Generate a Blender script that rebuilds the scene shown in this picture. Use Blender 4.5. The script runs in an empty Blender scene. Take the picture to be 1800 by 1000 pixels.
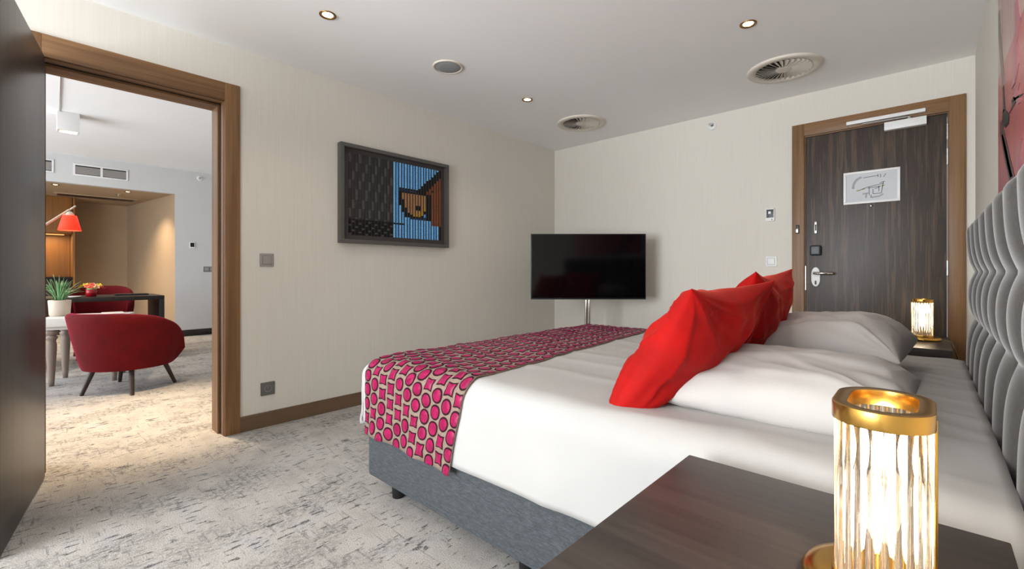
import bpy, bmesh, math, random
from mathutils import Vector, Matrix, noise
random.seed(7)
PI = math.pi
sc = bpy.context.scene
COL = sc.collection

# ------------------------------------------------------------------ camera, world, light
F_PX, CY, YAW, CAM_H = 792.2, 478.2, math.radians(42.78), 1.022
cam = bpy.data.cameras.new('camera'); camo = bpy.data.objects.new('camera', cam); COL.objects.link(camo)
camo.location = (0, 0, CAM_H); camo.rotation_euler = (PI/2, 0, YAW)
cam.sensor_width = 36; cam.lens = F_PX*36/1800; cam.shift_y = -(500-CY)/1800
cam.clip_start = .02; cam.clip_end = 60
sc.camera = camo

w = bpy.data.worlds.new('world'); sc.world = w; w.use_nodes = True
w.node_tree.nodes['Background'].inputs[0].default_value = (.90, .95, 1, 1)
w.node_tree.nodes['Background'].inputs[1].default_value = 1.0

vs = sc.view_settings
vs.view_transform = 'Standard'; vs.look = 'None'; vs.gamma = 1; vs.use_curve_mapping = False
vs.exposure = 0.2

def area(name, loc, rot, sx, sy, power, col):
    l = bpy.data.lights.new(name, 'AREA'); l.shape = 'RECTANGLE'; l.size = sx; l.size_y = sy
    l.energy = power; l.color = col
    o = bpy.data.objects.new(name, l); COL.objects.link(o); o.location = loc; o.rotation_euler = rot
    return o
# daylight entering by the bedroom window (wall behind the camera) and the living room window
area('bedroom_daylight', (-1.75, -3.33, 1.30), (PI/2+math.radians(27), 0, 0), 2.5, 2.1, 245, (.93, .965, 1))
area('living_daylight', (-6.0, -2.43, 1.4), (PI/2+math.radians(20), 0, 0), 3.6, 2.1, 135, (.92, .96, 1))
SPOT_W = 9

# ------------------------------------------------------------------ room numbers (metres)
XL, YB, HC, XR, YF = -3.225, 4.22, 2.441, .222, -3.4
XW, HL = -8.7, 2.64            # far living room wall, living room ceiling

def ray(px, py):
    u = (px-900)/F_PX; s, c = math.sin(YAW), math.cos(YAW)
    return Vector((-s+u*c, c+u*s, (CY-py)/F_PX))
def on(axis, val, px, py):
    d = ray(px, py); o = Vector((0, 0, CAM_H)); t = (val-o[axis])/d[axis]
    return o+d*t

# ------------------------------------------------------------------ materials
def lin(c):
    def f(v):
        v /= 255
        return v/12.92 if v <= .04045 else ((v+.055)/1.055)**2.4
    return (f(c[0]), f(c[1]), f(c[2]), 1)
class NT:
    def __init__(s, name):
        s.m = bpy.data.materials.new(name); s.m.use_nodes = True
        s.t = s.m.node_tree; s.p = s.t.nodes['Principled BSDF']; s.out = s.t.nodes['Material Output']
    def n(s, typ, **k):
        nd = s.t.nodes.new(typ)
        for a, b in k.items():
            if a.startswith('i_'):
                key = a[2:]
                nd.inputs[int(key) if key.isdigit() else key].default_value = b
            else: setattr(nd, a, b)
        return nd
    def l(s, a, b): s.t.links.new(a, b)
    def coord(s, scale=(1, 1, 1), rot=(0, 0, 0), kind='Object'):
        tc = s.n('ShaderNodeTexCoord'); mp = s.n('ShaderNodeMapping')
        mp.inputs['Scale'].default_value = scale; mp.inputs['Rotation'].default_value = rot
        s.l(tc.outputs[kind], mp.inputs[0]); return mp.outputs[0]
    def noise(s, co, scale, detail=3, rough=.55):
        n = s.n('ShaderNodeTexNoise'); n.inputs['Scale'].default_value = scale
        n.inputs['Detail'].default_value = detail; n.inputs['Roughness'].default_value = rough
        s.l(co, n.inputs['Vector']); return n.outputs['Fac']
    def ramp(s, fac, stops):
        r = s.n('ShaderNodeValToRGB'); e = r.color_ramp.elements
        while len(e) < len(stops): e.new(.5)
        for i, (p, c) in enumerate(stops): e[i].position = p; e[i].color = c
        s.l(fac, r.inputs[0]); return r.outputs[0]
    def math(s, op, a, b=None):
        m = s.n('ShaderNodeMath', operation=op)
        for i, v in enumerate((a, b)):
            if v is None: continue
            if isinstance(v, (int, float)): m.inputs[i].default_value = v
            else: s.l(v, m.inputs[i])
        return m.outputs[0]
    def mix(s, fac, a, b, mode='MIX'):
        m = s.n('ShaderNodeMix', data_type='RGBA', blend_type=mode)
        for i, v in ((0, fac), (6, a), (7, b)):
            if isinstance(v, (int, float)): m.inputs[i].default_value = v
            elif isinstance(v, tuple): m.inputs[i].default_value = v
            else: s.l(v, m.inputs[i])
        return m.outputs[2]
    def bump(s, h, strength=.2, dist=.002):
        b = s.n('ShaderNodeBump'); b.inputs['Strength'].default_value = strength; b.inputs['Distance'].default_value = dist
        s.l(h, b.inputs['Height']); s.l(b.outputs[0], s.p.inputs['Normal'])
    def base(s, c):
        if isinstance(c, tuple): s.p.inputs['Base Color'].default_value = c
        else: s.l(c, s.p.inputs['Base Color'])
    def set(s, **k):
        for a, v in k.items(): s.p.inputs[a.replace('_', ' ')].default_value = v
        return s
M = {}
def plain(name, rgb, rough=.5, metal=0., spec=.5, var=.06, vscale=9., bump=0.):
    t = NT(name); co = t.coord()
    n = t.noise(co, vscale, 4)
    c = lin(rgb)
    a = tuple(min(1, v*(1-var)) for v in c[:3])+(1,); b = tuple(min(1, v*(1+var)) for v in c[:3])+(1,)
    t.base(t.ramp(n, [(.3, a), (.7, b)]))
    t.set(Roughness=rough, Metallic=metal, Specular_IOR_Level=spec)
    if bump: t.bump(t.noise(co, vscale*30, 2), bump, .001)
    M[name] = t.m; return t
def emis(name, rgb, strength):
    t = NT(name); t.base((0, 0, 0, 1)); t.p.inputs['Emission Color'].default_value = lin(rgb)
    t.p.inputs['Emission Strength'].default_value = strength; M[name] = t.m
def wood(name, stops, axis, scale=1., rough=.45, fine=60., spec=.4):
    # grain running along axis
    t = NT(name); sx = [14., 14., 14.]; sx[axis] = .55
    co = t.coord(tuple(v*scale for v in sx))
    n1 = t.noise(co, 1.6, 5, .6)
    sf = [fine, fine, fine]; sf[axis] = 1.6
    n2 = t.noise(t.coord(tuple(v*scale for v in sf)), 1.3, 3, .6)
    f = t.math('ADD', t.math('MULTIPLY', n1, .62), t.math('MULTIPLY', n2, .38))
    t.base(t.ramp(f, [(p, lin(c)) for p, c in stops]))
    t.set(Roughness=rough, Specular_IOR_Level=spec); t.bump(n2, .12, .001)
    M[name] = t.m
def fabric(name, rgb, rough=.85, sheen=.0, tint=(1, 1, 1), var=.1, vs=30., weave=600., bump=.25):
    t = NT(name); co = t.coord()
    n = t.noise(co, vs, 4, .6); c = lin(rgb)
    t.base(t.ramp(n, [(.3, tuple(v*(1-var) for v in c[:3])+(1,)), (.7, tuple(min(1, v*(1+var)) for v in c[:3])+(1,))]))
    t.set(Roughness=rough, Specular_IOR_Level=.25)
    t.p.inputs['Sheen Weight'].default_value = sheen; t.p.inputs['Sheen Tint'].default_value = lin(tint) if max(tint) > 1 else tuple(tint)+(1,)
    t.p.inputs['Sheen Roughness'].default_value = .25
    t.bump(t.noise(co, weave, 2), bump, .001); M[name] = t.m; return t

# wallpaper: fine vertical streaks
t = NT('wallpaper')
n1 = t.noise(t.coord((60, 60, 1.2)), 2.2, 4, .6)
n2 = t.noise(t.coord((1, 1, 1)), .9, 3)
f = t.math('ADD', t.math('MULTIPLY', n1, .75), t.math('MULTIPLY', n2, .25))
t.base(t.ramp(f, [(.3, lin((212, 208, 199))), (.55, lin((217, 213, 204))), (.75, lin((221, 217, 209)))]))
t.set(Roughness=.75, Specular_IOR_Level=.25); t.bump(n1, .06, .001); M['wallpaper'] = t.m
plain('wall_white', (204, 204, 204), .8, spec=.2, var=.015, vscale=2)
plain('ceiling_paint', (244, 244, 244), .85, spec=.2, var=.012, vscale=1.5)
plain('niche_paint', (176, 154, 128), .8, spec=.2, var=.03, vscale=2)
# carpet: pale ground, dark dashes along y, worn blocks
t = NT('carpet')
dash = t.noise(t.coord((1.0, .24, 1)), 52, 3, .6)
dash2 = t.noise(t.coord((.12, 1.0, 1)), 58, 2, .5)
big = t.noise(t.coord((1, .55, 1)), 4.2, 4, .6)
big2 = t.noise(t.coord((.6, 1, 1), (0, 0, 0)), 7.5, 3, .6)
speck = t.noise(t.coord(), 170, 2, .6)
fine = t.noise(t.coord(), 230, 3, .7)
grain = t.noise(t.coord((1, .5, 1)), 75, 4, .75)
ground = t.ramp(big2, [(.3, lin((190, 186, 182))), (.55, lin((208, 204, 199))), (.75, lin((198, 198, 199)))])
gr = t.mix(t.ramp(fine, [(.35, (0, 0, 0, 1)), (.65, (1, 1, 1, 1))]), lin((120, 118, 116)), (1, 1, 1, 1))
ground = t.mix(.62, ground, gr, 'MULTIPLY')
patch = t.math('MULTIPLY', t.ramp(big, [(.46, (0, 0, 0, 1)), (.60, (1, 1, 1, 1))]), t.ramp(grain, [(.44, (0, 0, 0, 1)), (.60, (1, 1, 1, 1))]))
c1 = t.mix(t.math('MULTIPLY', patch, .72), ground, lin((96, 97, 97)))
thr = t.math('ADD', dash, t.math('MULTIPLY', t.math('SUBTRACT', big2, .5), .35))
dm = t.ramp(thr, [(.60, (0, 0, 0, 1)), (.65, (1, 1, 1, 1))])
dmm = t.math('MULTIPLY', dm, t.ramp(speck, [(.3, (0, 0, 0, 1)), (.5, (1, 1, 1, 1))]))
c2 = t.mix(t.math('MULTIPLY', dmm, .85), c1, lin((56, 57, 58)))
thr2 = t.math('ADD', dash2, t.math('MULTIPLY', t.math('SUBTRACT', big, .5), .3))
dm2 = t.math('MULTIPLY', t.ramp(thr2, [(.62, (0, 0, 0, 1)), (.66, (1, 1, 1, 1))]), t.ramp(speck, [(.4, (0, 0, 0, 1)), (.55, (1, 1, 1, 1))]))
c3 = t.mix(t.math('MULTIPLY', dm2, .6), c2, lin((96, 98, 100)))
t.base(c3); t.set(Roughness=.95, Specular_IOR_Level=.1); t.bump(fine, .6, .004); M['carpet'] = t.m

OAK = [(.28, (84, 58, 34)), (.45, (116, 83, 52)), (.58, (134, 99, 64)), (.75, (102, 72, 44))]
wood('oak_v', OAK, 2, .8); wood('oak_y', OAK, 1, .8); wood('oak_x', OAK, 0, .8)
BASEB = [(.3, (92, 72, 54)), (.6, (110, 88, 68)), (.8, (98, 77, 58))]
wood('base_y', BASEB, 1, .8); wood('base_x', BASEB, 0, .8)
ZEB = [(.30, (40, 34, 30)), (.42, (66, 56, 50)), (.50, (52, 46, 43)), (.57, (92, 76, 64)), (.66, (58, 51, 47)), (.8, (104, 84, 68))]
wood('zebrano', ZEB, 2, 1.6, .42, 110)
WEN = [(.3, (44, 38, 36)), (.5, (60, 53, 50)), (.65, (72, 64, 60)), (.8, (50, 44, 42))]
wood('wenge_v', WEN, 2, 1., .33); wood('wenge_x', WEN, 0, .9, .38)
wood('wenge_dark', [(.3, (26, 22, 21)), (.6, (40, 35, 33)), (.8, (32, 28, 26))], 2, 1., .4)
wood('leg_dark', [(.3, (34, 22, 20)), (.6, (52, 36, 32))], 2, 2., .4)
wood('cab_wood', [(.3, (122, 80, 38)), (.6, (150, 102, 52)), (.8, (136, 90, 44))], 2, .6, .45)
wood('whitewash', [(.3, (196, 194, 190)), (.6, (218, 216, 212)), (.8, (204, 202, 198))], 1, 1., .6)
wood('greywash', [(.3, (122, 108, 98)), (.6, (148, 134, 124)), (.8, (134, 120, 110))], 2, 1., .55)

def linen(name, rgb, rough=.8):
    t = fabric(name, rgb, rough, var=.02, vs=3., weave=900., bump=.08); return t
linen('sheet', (180, 179, 178)); linen('pillow_white', (188, 185, 183))
t = NT('base_grey'); n1 = t.noise(t.coord((5, 5, 26)), 5, 5, .7); n2 = t.noise(t.coord((60, 60, 300)), 2, 2)
t.base(t.ramp(t.math('ADD', t.math('MULTIPLY', n1, .6), t.math('MULTIPLY', n2, .4)), [(.32, lin((56, 59, 63))), (.5, lin((72, 76, 80))), (.68, lin((94, 98, 102)))])); t.set(Roughness=.85, Specular_IOR_Level=.2); t.bump(n2, .3, .001); M['base_grey'] = t.m
fabric('headboard_grey', (84, 82, 80), .9, .7, (.9, .9, .9), .14, 80., 500., .3)
fabric('red_velvet', (164, 6, 3), .8, .5, (1, .16, .10), .25, 6., 500., .15)
fabric('chair_velvet', (92, 0, 6), .85, .8, (1, .05, .18), .2, 7., 500., .15)
fabric('runner_ground', (138, 120, 108), .85, .2, (1, 1, 1), .15, 60., 900., .4)
fabric('motif_edge', (44, 4, 20), .8, .0, (1, 1, 1), .1, 60., 700., .3)
t = fabric('motif_pink', (146, 0, 70), .34, .1, (1, .3, .7), .3, 40., 60., .9); t.set(Specular_IOR_Level=.5)
plain('brass', (192, 150, 76), .25, 1., var=.05, vscale=6)
plain('brass_dark', (150, 112, 62), .35, 1., var=.05, vscale=6)
plain('steel', (196, 196, 196), .3, 1., var=.03); plain('chrome', (215, 212, 206), .14, 1., var=.02)
plain('white_plastic', (228, 228, 228), .4, var=.01); plain('grey_plastic', (150, 146, 143), .45, var=.02)
plain('grey_dark', (98, 97, 95), .45, var=.02); plain('black_plastic', (16, 17, 19), .4, var=.03)
plain('slate_plastic', (44, 50, 58), .4, var=.03)
plain('vent_white', (216, 208, 196), .55, var=.01); plain('vent_dark', (58, 54, 50), .8, var=.05)
plain('speaker_grey', (150, 153, 155), .7, var=.05, vscale=120)
plain('frame_grey', (84, 82, 79), .4, var=.04); plain('mat_grey', (66, 61, 60), .8, var=.05)
plain('screen_glass', (5, 5, 7), .08, spec=.22, var=.02); plain('tv_case', (40, 42, 46), .35, var=.03)
plain('black_metal', (22, 23, 25), .35, var=.03); plain('counter_black', (20, 19, 19), .25, var=.05)
plain('pot_cream', (206, 192, 176), .55, var=.05); plain('pot_red', (150, 12, 26), .25, var=.04)
plain('leaf_green', (104, 150, 100), .5, var=.35, vscale=14)
plain('flower_yellow', (226, 206, 40), .6, var=.1); plain('flower_coral', (232, 112, 92), .6, var=.15); plain('flower_pale', (240, 196, 150), .6, var=.1)
plain('plan_paper', (196, 199, 204), .5, var=.02); plain('paper', (224, 222, 216), .7, var=.02); plain('print_grey', (158, 161, 166), .7, var=.05); plain('print_dark', (96, 98, 102), .7, var=.05)
plain('print_yellow', (176, 172, 96), .7, var=.05)
plain('grille_grey', (150, 146, 142), .5, .3, var=.03)
plain('cable_black', (24, 23, 22), .5, var=.02)
fabric('lamp_red', (238, 66, 44), .7, .1, (1, 1, 1), .05, 20., 600., .2)
M['lamp_red'].node_tree.nodes['Principled BSDF'].inputs['Emission Color'].default_value = lin((255, 60, 35))
M['lamp_red'].node_tree.nodes['Principled BSDF'].inputs['Emission Strength'].default_value = .55
emis('lens_glow', (255, 236, 205), 14.); emis('bulb_glow', (255, 232, 198), 8.); emis('strip_glow', (255, 190, 110), 1.2)
for nm, c in (('weave_dark', (50, 49, 49)), ('weave_char', (76, 75, 74)), ('weave_blue', (88, 158, 222)), ('weave_sky', (118, 182, 236)), ('weave_black', (14, 14, 17)),
              ('weave_brown', (122, 66, 36)), ('weave_tan', (158, 116, 78)), ('weave_gold', (170, 130, 50)), ('weave_navy', (24, 48, 84))):
    fabric(nm, c, .75, .0, (1, 1, 1), .35, 130., 400., .5)
# clear glass rods: refraction plus straight-through light
t = NT('rod_glass'); g = t.n('ShaderNodeBsdfGlass'); g.inputs['Roughness'].default_value = .03; g.inputs['IOR'].default_value = 1.45
g.inputs['Color'].default_value = (1, .985, .96, 1)
tr = t.n('ShaderNodeBsdfTransparent'); tr.inputs[0].default_value = (.98, .96, .93, 1)
mx = t.n('ShaderNodeMixShader'); mx.inputs[0].default_value = .28
t.l(g.outputs[0], mx.inputs[1]); t.l(tr.outputs[0], mx.inputs[2]); t.l(mx.outputs[0], t.out.inputs[0]); M['rod_glass'] = t.m
# painting: pale rose above, salmon red below, wet streaks
t = NT('painting'); co = t.coord(); sx = t.n('ShaderNodeSeparateXYZ'); t.l(co, sx.inputs[0])
st = t.noise(t.coord((1, 5, .9)), 2.2, 6, .7)
up = t.ramp(st, [(.35, lin((170, 136, 126))), (.5, lin((204, 174, 162))), (.62, lin((186, 142, 142))), (.75, lin((216, 194, 182)))])
lo = t.ramp(st, [(.35, lin((206, 112, 96))), (.5, lin((190, 104, 106))), (.62, lin((178, 96, 112))), (.75, lin((204, 130, 134)))])
t.base(t.mix(t.math('GREATER_THAN', sx.outputs[2], 1.765), lo, up)); t.set(Roughness=.3); M['painting'] = t.m

# ------------------------------------------------------------------ mesh helpers
class MB:
    def __init__(s): s.v = []; s.f = []
    def add(s, vs, fs, mat=None):
        o = len(s.v)
        s.v += [tuple(mat @ Vector(p)) if mat else tuple(p) for p in vs]; s.f += [tuple(i+o for i in q) for q in fs]; return s
    def box(s, x0, x1, y0, y1, z0, z1, mat=None):
        return s.add([(x0,y0,z0),(x1,y0,z0),(x1,y1,z0),(x0,y1,z0),(x0,y0,z1),(x1,y0,z1),(x1,y1,z1),(x0,y1,z1)],
                     [(3,2,1,0),(4,5,6,7),(0,1,5,4),(1,2,6,5),(2,3,7,6),(3,0,4,7)], mat)
    def prism(s, pts, z0, z1, mat=None):
        n = len(pts)
        return s.add([(p[0], p[1], z0) for p in pts]+[(p[0], p[1], z1) for p in pts],
                     [tuple(range(n-1, -1, -1)), tuple(range(n, 2*n))]+[(i, (i+1) % n, n+(i+1) % n, n+i) for i in range(n)], mat)
    def lathe(s, prof, n=24, mat=None, shape=None):
        vs = []; fs = []; k = len(prof)
        for i in range(n):
            a = 2*PI*i/n
            for r, z in prof:
                vs.append((r*math.cos(a), r*math.sin(a), z))
        for i in range(n):
            for j in range(k-1):
                a, b = i*k+j, ((i+1) % n)*k+j
                fs.append((a, b, b+1, a+1))
        return s.add(vs, fs, mat)
    def cyl(s, x, y, z0, z1, r, n=20, r1=None):
        r1 = r if r1 is None else r1
        return s.prism2([(x+r*math.cos(2*PI*i/n), y+r*math.sin(2*PI*i/n)) for i in range(n)],
                        [(x+r1*math.cos(2*PI*i/n), y+r1*math.sin(2*PI*i/n)) for i in range(n)], z0, z1)
    def prism2(s, a, b, z0, z1, mat=None):
        n = len(a)
        return s.add([(p[0], p[1], z0) for p in a]+[(p[0], p[1], z1) for p in b],
                     [tuple(range(n-1, -1, -1)), tuple(range(n, 2*n))]+[(i, (i+1) % n, n+(i+1) % n, n+i) for i in range(n)], mat)
    def tube(s, pts, r, n=8, caps=True):
        pts = [Vector(p) for p in pts]; k = len(pts); rs = r if isinstance(r, (list, tuple)) else [r]*k
        vs = []; fs = []; up = Vector((0, 0, 1))
        for i, p in enumerate(pts):
            d = (pts[min(i+1, k-1)]-pts[max(i-1, 0)]).normalized()
            ref = up if abs(d.z) < .95 else Vector((1, 0, 0))
            a = d.cross(ref).normalized(); b = d.cross(a).normalized()
            for j in range(n):
                t = 2*PI*j/n; vs.append(tuple(p+(a*math.cos(t)+b*math.sin(t))*rs[i]))
        for i in range(k-1):
            for j in range(n):
                fs.append((i*n+j, (i+1)*n+j, (i+1)*n+(j+1) % n, i*n+(j+1) % n))
        if caps: fs += [tuple(range(n)), tuple(range(k*n-1, (k-1)*n-1, -1))]
        return s.add(vs, fs)
    def grid(s, fn, nu, nv):
        vs = [fn(i/nu, j/nv) for j in range(nv+1) for i in range(nu+1)]
        fs = [(j*(nu+1)+i, j*(nu+1)+i+1, (j+1)*(nu+1)+i+1, (j+1)*(nu+1)+i) for j in range(nv) for i in range(nu)]
        return s.add(vs, fs)
    def mesh(s, name, mat, bevel=0, smooth=False, weld=0, seg=2):
        me = bpy.data.meshes.new(name); me.from_pydata(s.v, [], s.f)
        bm = bmesh.new(); bm.from_mesh(me)
        if weld: bmesh.ops.remove_doubles(bm, verts=bm.verts, dist=weld)
        bmesh.ops.recalc_face_normals(bm, faces=bm.faces)
        if bevel:
            es = [e for e in bm.edges if len(e.link_faces) == 2 and e.calc_face_angle() > .6]
            bmesh.ops.bevel(bm, geom=es, offset=bevel, segments=seg, profile=.6, affect='EDGES', clamp_overlap=True)
        bm.to_mesh(me); bm.free(); me.update()
        me.materials.append(M[mat])
        if smooth:
            for p in me.polygons: p.use_smooth = True
        elif bevel:
            for p in me.polygons: p.use_smooth = True
            try: me.set_sharp_from_angle(angle=math.radians(40))
            except Exception: pass
        return me
    def build(s, name, mat, parent=None, bevel=0, smooth=False, weld=0, seg=2):
        return link(name, s.mesh(name, mat, bevel, smooth, weld, seg), parent)
def sharp(o, deg=40):
    for p in o.data.polygons: p.use_smooth = True
    o.data.set_sharp_from_angle(angle=math.radians(deg)); return o
def link(name, me, parent=None, loc=None, rotz=None):
    o = bpy.data.objects.new(name, me); COL.objects.link(o)
    if parent: o.parent = parent
    if loc: o.location = loc
    if rotz is not None: o.rotation_euler = (0, 0, rotz)
    return o
def tag(o, label=None, cat=None, group=None, kind=None):
    if label: o['label'] = label
    if cat: o['category'] = cat
    if group: o['group'] = group
    if kind: o['kind'] = kind
    return o
def thing(name, loc, label, cat, rotz=0, group=None):
    o = bpy.data.objects.new(name, None); COL.objects.link(o); o.location = loc; o.rotation_euler = (0, 0, rotz); o.empty_display_size = .05
    return tag(o, label, cat, group)
def setting(name, loc=(0, 0, 0), label=None, cat=None, rotz=0):
    o = bpy.data.objects.new(name, None); COL.objects.link(o); o.location = loc; o.rotation_euler = (0, 0, rotz); o.empty_display_size = .05
    return tag(o, label, cat, kind='structure')
def struct(name, mb, mat, label, cat, **k):
    return tag(mb.build(name, mat, **k), label, cat, kind='structure')
def copy_tree(o, parent=None):
    c = o.copy(); COL.objects.link(c)
    if parent: c.parent = parent
    for ch in list(o.children): copy_tree(ch, c)
    return c
def stadium(rx, ry, n=40, r=None):
    # rounded plan, straight sides along y
    pts = []; L = ry-rx
    for i in range(n):
        a = 2*PI*i/n
        pts.append((rx*math.cos(a), rx*math.sin(a)+(L if math.sin(a) >= 0 else -L)))
    return pts

# ------------------------------------------------------------------ the setting
DY0, DY1, DZ = .055, .843, 2.088     # left doorway clear opening
struct('floor', MB().box(-11.2, XR+.1, -3.6, YB+.2, -.06, 0), 'carpet', 'pale grey distressed carpet with dark flecks across both rooms', 'carpet')
struct('ceiling', MB().box(XL-.02, XR+.1, YF-.1, YB+.1, HC, HC+.08), 'ceiling_paint', 'smooth white bedroom ceiling with recessed lights', 'ceiling')
mb = MB().box(XL-.2, XL, DY1, YB+.1, 0, HL).box(XL-.2, XL, YF-.14, DY0, 0, HL).box(XL-.2, XL, DY0, DY1, DZ, HL)
struct('wall_left', mb, 'wallpaper', 'beige wallpapered wall holding the framed weaving and doorway', 'wall')
EX0, EX1, EZ = -.729, .098, 2.102
mb = MB().box(XL, EX0, YB, YB+.14, 0, HC).box(EX1, XR+.1, YB, YB+.14, 0, HC).box(EX0, EX1, YB, YB+.14, EZ, HC)
struct('wall_back', mb, 'wallpaper', 'pale wallpapered wall around the dark entrance door', 'wall')
struct('wall_right', MB().box(XR, XR+.1, YF, YB, 0, HC), 'wallpaper', 'pale wall behind the grey headboard', 'wall')
mb = MB().box(XL, -3.0, YF-.14, YF, 0, HC).box(-.5, XR, YF-.14, YF, 0, HC).box(-3.0, -.5, YF-.14, YF, 0, .4).box(-3.0, -.5, YF-.14, YF, 2.3, HC)
struct('wall_front', mb, 'wallpaper', 'window wall of the bedroom behind the viewer', 'wall')
wn = setting('window_1', (-1.75, YF-.07, .4), 'bedroom window in the wall behind the viewer', 'window')
MB().box(-1.25, 1.25, -.03, .03, 0, .05).box(-1.25, 1.25, -.03, .03, 1.85, 1.9).box(-1.25, -1.2, -.03, .03, .05, 1.85).box(1.2, 1.25, -.03, .03, .05, 1.85).box(-.025, .025, -.03, .03, .05, 1.85).build('window_frame', 'white_plastic', wn)
# baseboards
struct('baseboard_left', MB().box(XL, XL+.014, .928, YB, 0, .098), 'base_y', 'brown wooden baseboard along the left wall', 'baseboard', bevel=.003)
struct('baseboard_back', MB().box(XL+.014, -.812, YB-.014, YB, 0, .098), 'base_x', 'brown wooden baseboard along the entrance wall', 'baseboard', bevel=.003)
# living room shell
struct('ceiling_living', MB().box(XW, XL-.2, -2.6, 3.2, HL, HL+.08), 'ceiling_paint', 'white living room ceiling seen through the doorway', 'ceiling')
NY = 1.60; NZ = 2.25; NB = -11.0
mb = MB().box(XW-.1, XW, NY, 3.2, 0, HL).box(XW-.1, XW, -2.6, NY, NZ, HL)
struct('wall_living_far', mb, 'wall_white', 'white living room wall with bulkhead over the kitchen niche', 'wall')
mb = MB().prism([(XW-.002, NY), (NB, 1.30), (NB, 1.42), (XW-.1, NY+.12)], 0, NZ)
struct('wall_niche_side', mb, 'niche_paint', 'tan side wall of the kitchen niche', 'wall')
struct('wall_niche_back', MB().box(NB-.1, NB, -2.6, 1.42, 0, NZ+.1), 'niche_paint', 'tan back wall of the kitchen niche', 'wall')
struct('ceiling_niche', MB().box(NB, XW-.1, -2.6, NY, NZ, NZ+.08), 'niche_paint', 'lowered ceiling over the kitchen niche', 'ceiling')
struct('wall_living_right', MB().box(XW, XL-.2, 3.2, 3.3, 0, HL), 'wall_white', 'living room wall out of sight to the right', 'wall')
mb = MB().box(NB, -7.9, -2.7, -2.6, 0, HL).box(-4.1, XL-.2, -2.7, -2.6, 0, HL).box(-7.9, -4.1, -2.7, -2.6, 0, .3).box(-7.9, -4.1, -2.7, -2.6, 2.5, HL)
struct('wall_living_left', mb, 'wall_white', 'living room window wall out of sight to the left', 'wall')
wn = setting('window_2', (-6.0, -2.65, .3), 'wide living room window out of sight to the left', 'window')
MB().box(-1.9, 1.9, -.03, .03, 0, .05).box(-1.9, 1.9, -.03, .03, 2.15, 2.2).box(-1.9, -1.85, -.03, .03, .05, 2.15).box(1.85, 1.9, -.03, .03, .05, 2.15).box(-.025, .025, -.03, .03, .05, 2.15).build('window_frame', 'white_plastic', wn)
struct('baseboard_living', MB().box(XW, XW+.014, NY+.01, 3.2, 0, .1), 'wenge_dark', 'dark baseboard on the far living room wall', 'baseboard', bevel=.003)

# doorway to the living room, with its open leaf
d2 = setting('door_2', (XL, DY0, 0), 'brown oak door frame with dark leaf standing open', 'door')
def L(mb_fn): pass
cw = .085
MB().box(0, .018, DY1-DY0, DY1-DY0+cw, 0, DZ+cw+.027).build('casing', 'oak_v', d2, bevel=.002)
MB().box(0, .018, -cw, 0, 0, DZ+cw+.027).build('casing', 'oak_v', d2, bevel=.002)
MB().box(0, .0175, 0, DY1-DY0, DZ, DZ+cw+.027).build('casing', 'oak_y', d2, bevel=.002)
W = DY1-DY0
for nm, x0, x1, inset, mat in (('jamb', -.055, .0, .003, 'oak'), ('seal', -.075, -.055, .012, 'blk'), ('door_stop', -.2, -.075, .017, 'oak')):
    mv, mh = ('black_plastic', 'black_plastic') if mat == 'blk' else ('oak_v', 'oak_y')
    ins = inset if mat != 'blk' else .004
    MB().box(x0, x1, W-ins, W+.004, 0, DZ+.004).build(nm, mv, d2)
    MB().box(x0, x1, -.004, ins, 0, DZ+.004).build(nm, mv, d2)
    MB().box(x0, x1, ins, W-ins, DZ-ins, DZ+.004).build(nm, mh, d2)
MB().box(-.215, -.2, W-.012, W+cw, 0, DZ+cw).build('casing', 'oak_v', d2, bevel=.002)
MB().box(-.215, -.2, -cw, .012, 0, DZ+cw).build('casing', 'oak_v', d2, bevel=.002)
MB().box(-.215, -.2, .012, W-.012, DZ-.012, DZ+cw).build('casing', 'oak_y', d2, bevel=.002)
ang = math.atan2(-.061-.062, -2.446+3.212)
leaf = MB().box(0, .80, -.044, 0, .010, DZ-.003).build('door_leaf', 'wenge_v', d2, bevel=.002)
leaf.location = (.02, .012, 0); leaf.rotation_euler = (0, 0, ang)
tag(leaf, 'dark wenge door leaf')

# entrance door
d1 = setting('door_1', ((EX0+EX1)/2, YB, 0), 'dark zebra-grain entrance door in brown oak frame', 'door')
hw = (EX1-EX0)/2
MB().box(-hw-.083, -hw, -.018, 0, 0, EZ+.097).build('casing', 'oak_v', d1, bevel=.002)
MB().box(hw, hw+.081, -.018, 0, 0, EZ+.097).build('casing', 'oak_v', d1, bevel=.002)
MB().box(-hw, hw, -.0175, 0, EZ, EZ+.097).build('casing', 'oak_x', d1, bevel=.002)
MB().box(-hw-.004, -hw+.006, 0, .12, 0, EZ).build('jamb', 'oak_v', d1)
MB().box(hw-.006, hw+.004, 0, .12, 0, EZ).build('jamb', 'oak_v', d1)
MB().box(-hw+.006, hw-.006, 0, .12, EZ-.008, EZ+.004).build('jamb', 'oak_x', d1)
MB().box(-hw+.009, hw-.009, .004, .05, .008, EZ-.011).build('door_leaf', 'zebrano', d1, bevel=.002)
MB().box(-hw+.0055, -hw+.0085, -.001, .03, .88, 1.07).build('strike_plate', 'steel', d1)
for z0, z1 in ((1.915, 2.02), (1.745, 1.855), (1.0, 1.1), (.25, .35)):
    MB().cyl(hw-.006, -.004, z0, z1, .0075, 12).build('hinge', 'steel', d1, smooth=False)
cx = (EX0+EX1)/2
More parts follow.
